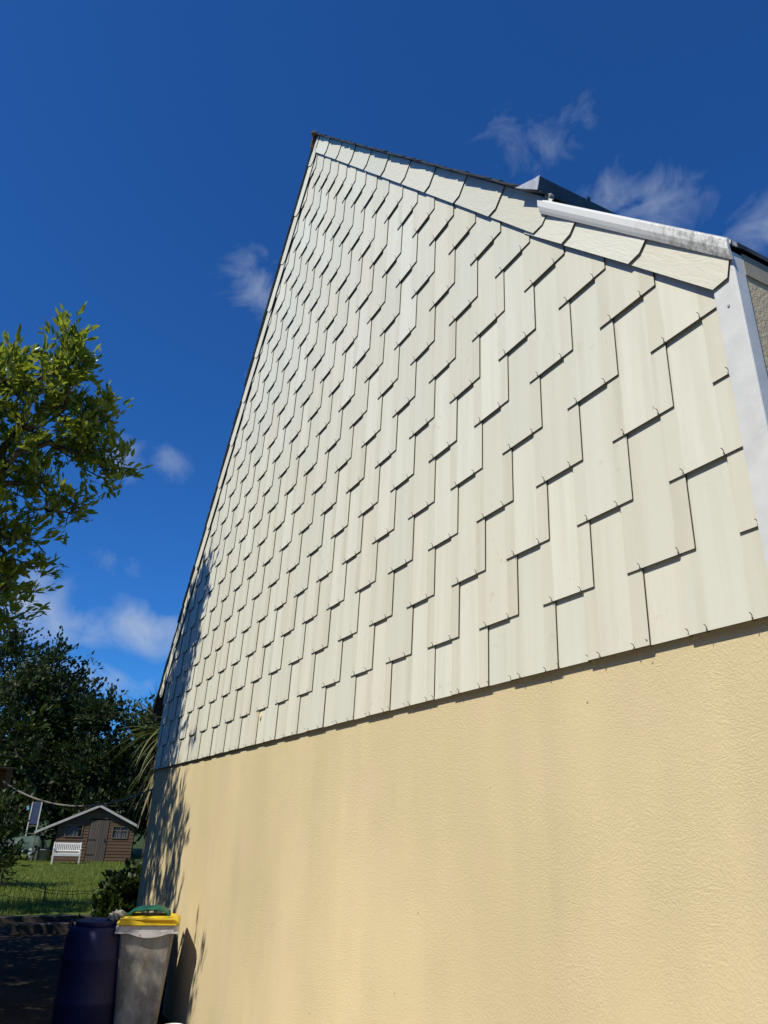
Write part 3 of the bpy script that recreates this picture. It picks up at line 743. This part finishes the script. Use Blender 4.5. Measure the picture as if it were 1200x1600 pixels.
# local: x along front, -y to the viewer, z up
WSH, APX, EAV = 2.75, 2.15, 1.47
def shp(mb, name, mat, parent=None, **kw): return mb.build(name, mat, parent or shed, **kw)
sl_s = (APX - EAV) / (WSH / 2)
def gz(x): return APX - sl_s * abs(x - WSH / 2) - .06
DX0, DX1, DH = 1.13, 1.80, 1.60
WIN = [(.30, .86, .98, 1.38), (1.98, 2.50, .96, 1.37)]
shp(MB().box((.03, .035, 0), (.06, 2.2, EAV - .04)), 'side_wall', 'shed_board'); shp(MB().box((WSH - .06, .035, 0), (WSH - .03, 2.2, EAV - .04)), 'side_wall', 'shed_board')
m_ = MB(); m_.prism([(.03, 0), (WSH - .03, 0), (WSH - .03, EAV - .06), (WSH / 2, APX - .07), (.03, EAV - .06)], 2.2, 2.23); shp(m_, 'back_wall', 'shed_board')
z = .0; bh = .118
while z < APX - .1:
    segs = [(0.0, WSH)]
    holes = ([(DX0 - .02, DX1 + .02)] if z < DH - .03 else []) + [(a, b) for a, b, c, d_ in WIN if z + bh > c + .02 and z < d_ - .02]
    for a, b in holes:
        ns = []
        for s0, s1 in segs:
            if b <= s0 or a >= s1: ns.append((s0, s1)); continue
            if a > s0: ns.append((s0, a))
            if b < s1: ns.append((b, s1))
        segs = ns
    for s0, s1 in segs:
        poly = [(s0, z), (s1, z), (s1, z + bh - .004), (s0, z + bh - .004)]
        t = sl_s; poly = clip(poly, t, 1, APX - .05 + t * WSH / 2); poly = clip(poly, -t, 1, APX - .05 - t * WSH / 2) if poly else poly
        if len(poly) < 3: continue
        m_ = MB(); zb = z; m_.prism(poly, lambda x, zz_: (zz_ - zb) / bh * .014, .03); shp(m_, 'board', 'shed_board')
    z += bh
door = shp(MB().box((DX0, .012, .02), (DX1, .022, DH)), 'door', 'door_board')
for i in range(7):
    w = (DX1 - DX0) / 7; shp(MB().box((DX0 + i * w + .004, -.012, .02), (DX0 + (i + 1) * w - .004, .010, DH)), 'plank', 'door_board', door)
for zz_ in (.30, .85): shp(MB().box((DX0 - .04, -.020, zz_), (DX0 + .28, -.0125, zz_ + .035)), 'hinge', 'iron', door)
shp(MB().box((DX1 - .10, -.03, .78), (DX1 - .06, -.0125, .92)), 'latch', 'iron', door)
for a, b, c, d_ in WIN:
    wv = MB()
    wv.box((a - .03, -.02, c - .03), (b + .03, .03, c)); wv.box((a - .03, -.02, d_), (b + .03, .03, d_ + .03)); wv.box((a - .03, -.018, c), (a, .03, d_)); wv.box((b, -.018, c), (b + .03, .03, d_))
    win = shp(wv, 'window', 'window_frame_wood')
    shp(MB().box(((a + b) / 2 - .01, -.008, c), ((a + b) / 2 + .01, .004, d_)), 'glazing_bar', 'window_frame_wood', win)
    shp(MB().box((a, -.007, c + .27), (b, .005, c + .285)), 'glazing_bar', 'window_frame_wood', win)
    for s0, s1 in ((a, (a + b) / 2 - .011), ((a + b) / 2 + .011, b)): shp(MB().box((s0, .006, c), (s1, .009, d_)), 'pane', 'glass', win)
    cu = MB(); n = 22; x0c, x1c = (a + .04, b - .01) if a > 1 else (a + .02, b - .12)
    cu.loft([[Vector((x0c + (x1c - x0c) * i / n, .03 + .014 * math.sin(i * 1.9), z_)) for i in range(n + 1)] for z_ in (c - .01, d_ + .01)], False, 0, False); shp(cu, 'curtain', 'curtain', win)
LX = -.70
def rz(x): return APX - sl_s * abs(x - WSH / 2)
m_ = MB(); m_.prism([(LX - .05, rz(LX - .05)), (WSH / 2, APX), (WSH + .12, rz(WSH + .12)), (WSH + .12, rz(WSH + .12) + .035), (WSH / 2, APX + .035), (LX - .05, rz(LX - .05) + .035)], -.14, 2.35); shp(m_, 'roof', 'felt')
for x0, x1 in ((LX - .06, WSH / 2 - .001), (WSH / 2 + .001, WSH + .13)):
    m_ = MB(); m_.prism([(x0, rz(x0) - .055), (x1, rz(x1) - .055), (x1, rz(x1) + .04), (x0, rz(x0) + .04)], -.165, -.141); shp(m_, 'barge_board', 'barge_board')
shp(MB().box((LX - .03, -.13, 0), (LX + .03, -.07, rz(LX) - .0)), 'post', 'timber_grey')
shp(MB().box((LX - .03, 2.1, 0), (LX + .03, 2.16, rz(LX) - .0)), 'post', 'timber_grey')

# bench in front of the shed
bc = at_z(101, 1349.5, .06)
bench = empty('garden_bench', (bc.x, bc.y, .04), ang + R_(7)); bench.scale = (k_ * .84, k_ * .84, k_ * .84)
tag(bench, 'white slatted garden bench standing in front of the shed', 'bench')
BW = 1.12
for sx in (-1, 1):
    x = sx * (BW / 2 - .025)
    MB().box((x - .025, -.30, 0), (x + .025, -.24, .60)).build('leg', 'bench_white', bench)
    m_ = MB(); m_.add([], []); rings = [[Vector((x + dx, y + dy, z)) for dx, dy in ((-.025, -.03), (.025, -.03), (.025, .03), (-.025, .03))] for y, z in ((.16, 0), (.16, .42), (.27, .86))]
    m_.loft(rings); m_.build('leg', 'bench_white', bench)
    MB().box((x - .03, -.32, .601), (x + .03, .20, .635)).build('armrest', 'bench_white', bench)
MB().box((-BW / 2 + .05, -.30, .33), (BW / 2 - .05, -.26, .42)).build('seat_rail', 'bench_white', bench)
for i in range(6):
    y = -.29 + i * .078; MB().box((-BW / 2 + .02, y, .421), (BW / 2 - .02, y + .06, .443)).build('seat_slat', 'bench_white', bench)
bk = [(.195, .50), (.265, .82)]
def bkbox(x0, x1, t0, t1, name, dy=0):
    pts = []
    for t in (t0, t1):
        y = bk[0][0] + (bk[1][0] - bk[0][0]) * t + dy; z_ = bk[0][1] + (bk[1][1] - bk[0][1]) * t
        pts.append([Vector((x0, y - .012, z_)), Vector((x1, y - .012, z_)), Vector((x1, y + .012, z_)), Vector((x0, y + .012, z_))])
    MB().loft(pts).build(name, 'bench_white', bench)
bkbox(-BW / 2 + .05, BW / 2 - .05, 0, .16, 'back_rail'); bkbox(-BW / 2 + .05, BW / 2 - .05, .86, 1.05, 'back_rail')
for i in range(13):
    x = -BW / 2 + .085 + i * (BW - .17 - .04) / 12; bkbox(x, x + .04, .161, .859, 'back_slat')

# things under and beside the lean-to
def lathe(prof, n=16):
    return MB().loft([[Vector((r * math.cos(2 * math.pi * k / n), r * math.sin(2 * math.pi * k / n), z)) for k in range(n)] for r, z in prof])
def on_lawn(px, py): v = at_z(px, py, .06); return Vector((v.x, v.y, lawn_z(v.x, v.y) - .01))
b = on_lawn(50, 1343)
can = empty('gas_bottle', b); tag(can, 'pale blue grey gas bottle standing beside the lean-to post', 'gas bottle')
lathe([(.16, 0), (.19, .04), (.19, .62), (.15, .74), (.06, .79), (.05, .80)]).build('body', 'canister', can, True)
lathe([(.04, .80), (.04, .86), (.09, .861), (.09, .90), (.02, .92)], 10).build('valve_guard', 'iron', can)
MB().box((-.21, -.21, -.05), (.21, .21, .02)).build('base_slab', 'timber_grey', can)
b = on_lawn(68, 1346)
tub = empty('plastic_tub', b); tag(tub, 'grey plastic tub with odds and ends under the lean-to', 'tub')
lathe([(.20, 0), (.26, .40), (.285, .40), (.285, .43), (.25, .43), (.19, .05)]).build('body', 'tub_grey', tub, True)
rg = random.Random(3)
for i in range(7):
    a = rg.uniform(0, 6.28); MB().tube([(.05 * math.cos(a), .05 * math.sin(a), .06), (.16 * math.cos(a), .16 * math.sin(a), .5), (.32 * math.cos(a), .32 * math.sin(a), rg.uniform(.6, .9))], rg.uniform(.012, .025), 6).build('stick', rg.choice(['timber_grey', 'white_plastic', 'iron', 'brown_wood']), tub)
b = on_lawn(30, 1345)
heap = empty('tarp_heap', b, ang); tag(heap, 'dull green tarpaulin draped over a low table beside the lawn', 'tarpaulin')
mb = MB(); n = 14
rg = random.Random(6)
mb.add([(-.75 + 1.5 * i / n, -.45 + .9 * j / n, (.86 - .25 * (i / n - .9) ** 2 + .05 * math.sin(i * 1.1) * math.cos(j * .9)) * (1 if 0 < i < n and 0 < j < n else .45 + .2 * rg.random())) for i in range(n + 1) for j in range(n + 1)], [(i * (n + 1) + j, (i + 1) * (n + 1) + j, (i + 1) * (n + 1) + j + 1, i * (n + 1) + j + 1) for i in range(n) for j in range(n)])
mb.build('cover', 'tarp_green', heap, True)
for sx in (-.6, .6):
    for sy in (-.35, .35): MB().box((sx - .03, sy - .03, -.03), (sx + .03, sy + .03, .72)).build('leg', 'timber_grey', heap)
MB().box((-.66, -.4, .66), (.66, .4, .70)).build('table_top', 'timber_grey', heap)
# tilted panel with white rails
b = on_lawn(40, 1341); pan = empty('railed_panel', b, ang + R_(5)); tag(pan, 'tilted dark blue panel with white side rails above the tarpaulin', 'panel')
M_ = Matrix.Translation((0, 0, 0)) @ Matrix.Rotation(R_(-16), 4, 'X')
for sx in (-.18, .18): MB().box((sx - .022, -.03, -.02), (sx + .022, .02, 2.22), M_).build('rail', 'barge_board', pan)
MB().box((-.155, -.005, 1.3), (.155, .01, 2.2), M_).build('sheet', 'panel_blue', pan)
for z_ in (.3, .6, .9, 1.2): MB().box((-.157, -.015, z_), (.157, .015, z_ + .03), M_).build('rung', 'timber_grey', pan)
# a few planks leaning and lying by the post
rg = random.Random(9)
for i in range(4):
    b = on_lawn(74 + i * 2.2, 1344 + i * .5); a = rg.uniform(-.3, .3)
    o = MB().box((-.5, -.05, 0), (.5, .05, .025), Matrix.Translation((0, 0, .0 + .0)) @ Matrix.Rotation(R_(-28 - 9 * i), 4, 'Y') @ Matrix.Translation((.5, 0, 0))).build('plank', rg.choice(['timber_grey', 'brown_wood']))
    o.location = (b.x - .3, b.y + .25 + .12 * i, b.z); o.rotation_euler = (0, 0, ang + a); tag(o, ['weathered plank propped up under the lean-to, flattest of four', 'weathered plank propped up under the lean-to, second flattest of four', 'weathered plank propped up under the lean-to, second steepest of four', 'weathered plank propped up under the lean-to, steepest of four'][i], 'plank', 'planks under the lean-to')

# ------------------------------------------------------------------ wire fence across the lawn
f0 = at_z(-30, 1413, .06); f1 = at_z(163, 1421, .06)
fen = empty('wire_fence', (f0.x, f0.y, .05)); tag(fen, 'low sagging dark green wire mesh fence across the lawn', 'fence')
fd = Vector((f1.x - f0.x, f1.y - f0.y, 0)); FL = fd.length; fd.normalize(); rg = random.Random(2)
def ftop(s): t = s / FL; return .50 - .22 * min(1, t * 1.35) + .03 * math.sin(t * 9) + (.05 if t > .9 else 0)
def fpt(s, t): 
    lean = .10 * math.sin(s * 2.1) * t; return fd * s + Vector((lean, 0, ftop(s) * t))
mb = MB(); s = 0
while s < FL:
    mb.tube([fpt(s + rg.uniform(-.012, .012), 0), fpt(s + rg.uniform(-.02, .02), .55), fpt(s + rg.uniform(-.02, .02), 1.03)], .0045, 4); s += .105
for t in (.06, .36, .82, .99):
    mb.tube([fpt(FL * i / 40, t + rg.uniform(-.03, .03)) for i in range(41)], .005, 4)
o = mb.build('wires', 'wire_green', fen); o['kind'] = 'stuff'
for s in (.02, FL * .5, FL - .02): MB().tube([fd * s + Vector((0, 0, -.08)), fd * s + Vector((.02, 0, ftop(s) + .04))], .014, 6).build('post', 'iron', fen)

# timber edging steps in the shaded yard
for (xx, y0, y1, hh, lab) in ((-12.0, -1.05, .55, .13, 'weathered timber sleeper lying across the shaded yard nearer the barrels'), (-13.45, -2.2, .9, .085, 'dark timber sleeper holding the edge of the lawn')):
    o = MB().box((-.10, y0, -.03), (.10, y1, hh)).build('timber_sleeper', 'sleeper_dark', bevel=.012); o.location = (xx, 0, 0); o.rotation_euler = (0, 0, R_(-3)); tag(o, lab, 'sleeper')

# ------------------------------------------------------------------ cable and nest box
pa = at(4, 1221, 11.6); pb = Vector((XL + .016, YW + .03, Z0 - .21))
mb = MB(); mb.tube([pa.lerp(pb, i / 30) - Vector((0, 0, .42 * 4 * (i / 30) * (1 - i / 30) * .62)) for i in range(31)], .012, 8)
o = mb.build('cable', 'rope_grey', smooth=True); tag(o, 'grey cable sagging from the nest box to the house corner', 'cable')
nb = at(2, 1214, 11.75)
nest = empty('nest_box', nb - Vector((0, 0, .14))); nest.rotation_euler = (0, 0, R_(-25)); tag(nest, 'orange brown wooden nest box where the grey cable ends', 'nest box')
MB().box((-.09, -.10, 0), (.09, .10, .24)).build('box', 'brown_wood', nest, bevel=.004)
MB().box((-.12, -.13, .241), (.14, .13, .262), Matrix.Rotation(R_(6), 4, 'Y')).build('roof', 'brown_wood', nest)
MB().tube([(.088, 0, .15), (.0935, 0, .15)], .022, 12).build('entrance_hole', 'rubber', nest)
MB().box((-.13, -.22, .02), (-.0905, .04, .20)).build('mounting_board', 'timber_grey', nest)
MB().tube([(-.11, -.2, .1), (-.3, -.75, .05), (-.4, -1.3, -.1)], .03, 7).build('branch_arm', 'bark', nest)

# ------------------------------------------------------------------ bins and drums
def rrect(w, d, r, z, n=4):
    out = []
    for cx_, cy_, a0 in ((w / 2 - r, d / 2 - r, 0), (-w / 2 + r, d / 2 - r, 90), (-w / 2 + r, -d / 2 + r, 180), (w / 2 - r, -d / 2 + r, 270)):
        for i in range(n + 1):
            a = R_(a0 + 90 * i / n); out.append(Vector((cx_ + r * math.cos(a), cy_ + r * math.sin(a), z)))
    return out
tr_ = at_z(280, 1449, .825); tl_ = at_z(196, 1443, .825)
BWD = (tr_ - tl_).length * .99; ba = R_(76); tl_ = tr_ - Vector((math.cos(ba), math.sin(ba), 0)) * BWD
# local x along the front (to the wall), -y towards the viewer
ctr = Vector(((tl_.x + tr_.x) / 2, (tl_.y + tr_.y) / 2, 0)) + Vector((-math.sin(ba), math.cos(ba), 0)) * .27
bn = empty('wheelie_bin', ctr, ba); tag(bn, 'scuffed grey wheelie bin with yellow lid standing by the rendered wall', 'wheelie bin')
bn.scale = (1, 1, .912); bw, bd = BWD - .07, .48
mb = MB(); sec = []
for t, z in ((0, .03), (.02, .05), (.5, .45), (.97, .84), (1, .862)):
    sec.append(rrect(bw * (.74 + .26 * t), bd * (.74 + .26 * t), .035, z))
for r in sec:
    pass
mb.loft(sec); mb.build('body', 'bin_grey', bn, True)
mb = MB(); mb.loft([rrect(bw + .02, bd + .02, .04, .8625), rrect(bw + .07, bd + .06, .045, .872), rrect(bw + .07, bd + .06, .045, .912), rrect(bw + .05, bd + .04, .04, .918)]); mb.build('rim', 'bin_rim', bn)
# wavy lifting comb under the front rim
pr = []; n = 24; W2 = bw + .068
for i in range(n + 1):
    t = i / n; dz = .018 + .034 * max(0, math.sin(math.pi * min(1, max(0, (t - .22) / .62)))) ** 1.0
    pr.append((-W2 / 2 + W2 * t, .871 - dz))
mb = MB(); mb.prism([(-W2 / 2, .8705)] + pr + [(W2 / 2, .8705)], -(bd + .058) / 2 - .004, -(bd + .058) / 2 + .014); mb.build('lifting_comb', 'bin_rim', bn)
# lid
lid_y = []
mb = MB(); lw, ld = bw + .06, bd + .05
mb.loft([rrect(lw, ld, .05, .9185), rrect(lw + .012, ld + .012, .05, .926), rrect(lw, ld, .05, .944), rrect(lw - .05, ld - .05, .06, .962), rrect(lw - .16, ld - .16, .06, .974)])
lid = mb.build('lid', 'lid_yellow', bn, True)
# raised front grip block with a scooped recess
gx0, gx1, yf = -lw / 2 + .02, lw / 2 - .02, -ld / 2 - .022
mb = MB(); pts = []
top = []
prof = [(gx0, .922), (gx1, .922), (gx1, .931), (gx1 - .10, .933), (gx0 + .20, .942), (gx0 + .14, .956), (gx0 + .10, .964), (gx0, .962)]
mb.prism(prof, yf, yf + .03); mb.prism([(gx0 + .11, .966), (gx1 - .015, .966), (gx1 - .015, .974), (gx0, .974), (gx0, .966)], yf, yf + .05)
mb.prism([(gx0 + .1, .93), (gx1 - .03, .93), (gx1 - .03, .968), (gx0 + .1, .968)], yf + .031, yf + .05)
mb.build('lid_grip', 'lid_yellow', lid)
# rear handle and hinges, sticking out at the side
MB().tube([(-bw / 2 + .03, bd / 2 + .02, .90), (-bw / 2 + .03, bd / 2 + .09, .92), (bw / 2 - .03, bd / 2 + .09, .92), (bw / 2 - .03, bd / 2 + .02, .90)], .016, 8).build('handle', 'bin_rim', bn)
for sx in (-1, 1): MB().tube([(sx * (bw / 2 - .09) - .03, bd / 2 + .055, .945), (sx * (bw / 2 - .09) + .03, bd / 2 + .055, .945)], .02, 10).build('hinge', 'lid_yellow', bn)
# side strip (reinforcing rib at the near corner)
mb = MB(); mb.loft([[Vector((-bw * f / 2 - .030, -bd * f / 2 + .06, z)), Vector((-bw * f / 2 - .030, -bd * f / 2 + .12, z)), Vector((-bw * f / 2 + .01, -bd * f / 2 + .12, z)), Vector((-bw * f / 2 + .01, -bd * f / 2 + .06, z))] for f, z in ((.86, .52), (.99, .862))]); mb.build('side_rib', 'bin_rim', bn)
for sx in (-1, 1):
    wl = MB().tube([(sx * bw * .34 - .02, bd * .36, .10), (sx * bw * .34 + .02, bd * .36, .10)], .10, 18).build('wheel', 'rubber', bn)
MB().tube([(-bw * .34, bd * .36, .10), (bw * .34, bd * .36, .10)], .012, 8).build('axle', 'iron', bn)

def drum(name, pos, r, h, label, neck=True):
    d_ = empty(name, pos); tag(d_, label, 'drum', 'blue plastic drums')
    prof = [(r * .93, 0), (r, .04), (r, h * .30), (r * 1.025, h * .32), (r * 1.025, h * .35), (r, h * .37), (r, h * .66), (r * 1.025, h * .68), (r * 1.025, h * .71), (r, h * .73), (r, h * .86), (r * .93, h * .93), (r * .72, h * .965)]
    lathe(prof, 28).build('body', 'drum_blue', d_, True)
    lathe([(r * .76, h * .966), (r * .76, h * .995), (r * .70, h), (r * .2, h)], 28).build('screw_lid', 'drum_blue', d_)
    for k in range(2): 
        a = R_(70 + 180 * k); MB().tube([(r * .86 * math.cos(a) - .05 * math.sin(a), r * .86 * math.sin(a) + .05 * math.cos(a), h * .92), (r * .95 * math.cos(a), r * .95 * math.sin(a), h * .985), (r * .86 * math.cos(a) + .05 * math.sin(a), r * .86 * math.sin(a) - .05 * math.cos(a), h * .92)], .012, 6).build('grip', 'drum_blue', d_)
    return d_
# drum beyond the bin, against the wall: right outline on the ray through (261,1530)
rr = ray(261, 1530); rh = Vector((rr.x, rr.y, 0)).normalized(); perp = Vector((rh.y, -rh.x, 0))
if perp.y > 0: perp = -perp
c0 = Vector((CAM.x, CAM.y, 0)) + rh * 8.05 + perp * .265
c0.z = .004
drum('blue_drum', c0, .26, .80, 'dark blue plastic drum behind the yellow lidded bin, touching its shadow on the wall')
c1 = at_z(160, 1438, .85); c1 = Vector((c1.x, c1.y - .02, .004))
drum('blue_drum', c1, .25, .85, 'dark blue plastic drum beside the yellow lidded bin on the yard side')
# crumpled sack on the second drum
b_ = bmesh.new(); bmesh.ops.create_icosphere(b_, subdivisions=3, radius=1)
rg = random.Random(12)
for v in b_.verts:
    n_ = .75 + .25 * math.sin(v.co.x * 5 + v.co.y * 3) * math.cos(v.co.z * 4 + v.co.y * 6) + rg.uniform(-.06, .06); v.co = Vector((v.co.x * .10 * n_, v.co.y * .09 * n_, max(v.co.z, -.55) * .06 * n_))
me = bpy.data.meshes.new('sack'); b_.to_mesh(me); b_.free(); me.materials.append(MATS['sack_grey'])
o = link('plastic_sack', me, None, 0, (c1.x + .05, c1.y + .13, .85 + .03)); tag(o, 'crumpled grey plastic sack lying on the blue drum lid', 'sack')
# arched green lid leaning on top of the yellow one
gl = empty('green_lid', ctr + Vector((-math.sin(ba), math.cos(ba), 0)) * .06 + Vector((math.cos(ba), math.sin(ba), 0)) * -.015 + Vector((0, 0, .886)), ba)
tag(gl, 'dark green arched plastic lid lying on the yellow bin lid', 'lid')
def arch(y, k, inner): 
    out = []
    for i in range(17):
        t = -1 + i / 8; hgt = (.060 if not inner else .046) * (1 - abs(t) ** 3.0) * k + (.012 if t > .2 else .004)
        out.append(Vector((t * (.178 if not inner else .172), y, hgt)))
    return out
mb = MB(); mb.loft([arch(y, k, 0) + arch(y, k, 1)[::-1] for y, k in ((-.15, .78), (-.10, 1.0), (.05, 1.05), (.14, .9))]); mb.build('shell', 'hose_green', gl, True)
mb = MB(); mb.tube([v + Vector((0, 0, -.002)) for v in arch(-.153, .78, 0)], .007, 7); mb.build('lip', 'hose_green', gl, True)
MB().tube([(.168, -.152, .004), (.170, -.153, .05)], .011, 8).build('clip', 'hose_green', gl)
MB().tube([(-.168, -.152, .002), (-.172, -.153, .028)], .011, 8).build('clip', 'hose_green', gl)
# small white pot at the foot of the wall
wp = at_z(271, 1601, .40); wp.z = .004; pot = empty('white_pot', wp); pot.scale = (1, 1, 3.4); tag(pot, 'slim white plastic pot standing near the foot of the rendered wall', 'pot')
lathe([(.05, 0), (.065, .10), (.072, .10), (.072, .115), (.062, .115), (.05, .02)], 20).build('body', 'white_plastic', pot, True)
lathe([(.073, .098), (.076, .100), (.076, .106), (.073, .108)], 20).build('rim', 'white_plastic', pot, True)

# yellow leaf caught on a slate
mb = MB(); mb.add([(0, -.004, 0), (.018, -.010, .03), (.012, -.006, .062), (-.008, -.012, .055), (-.016, -.005, .025), (.0, -.014, .034)], [(0, 1, 5), (1, 2, 5), (2, 3, 5), (3, 4, 5), (4, 0, 5)])
mb.tube([(0, -.004, 0), (-.004, -.004, -.028)], .0015, 4)
o = mb.build('yellow_leaf', 'leaf_yellow'); o.location = (-4.08, .001, Z0 + .185); o.rotation_euler = (0, R_(18), 0); tag(o, 'small withered yellow leaf caught on a lowest slate', 'leaf')
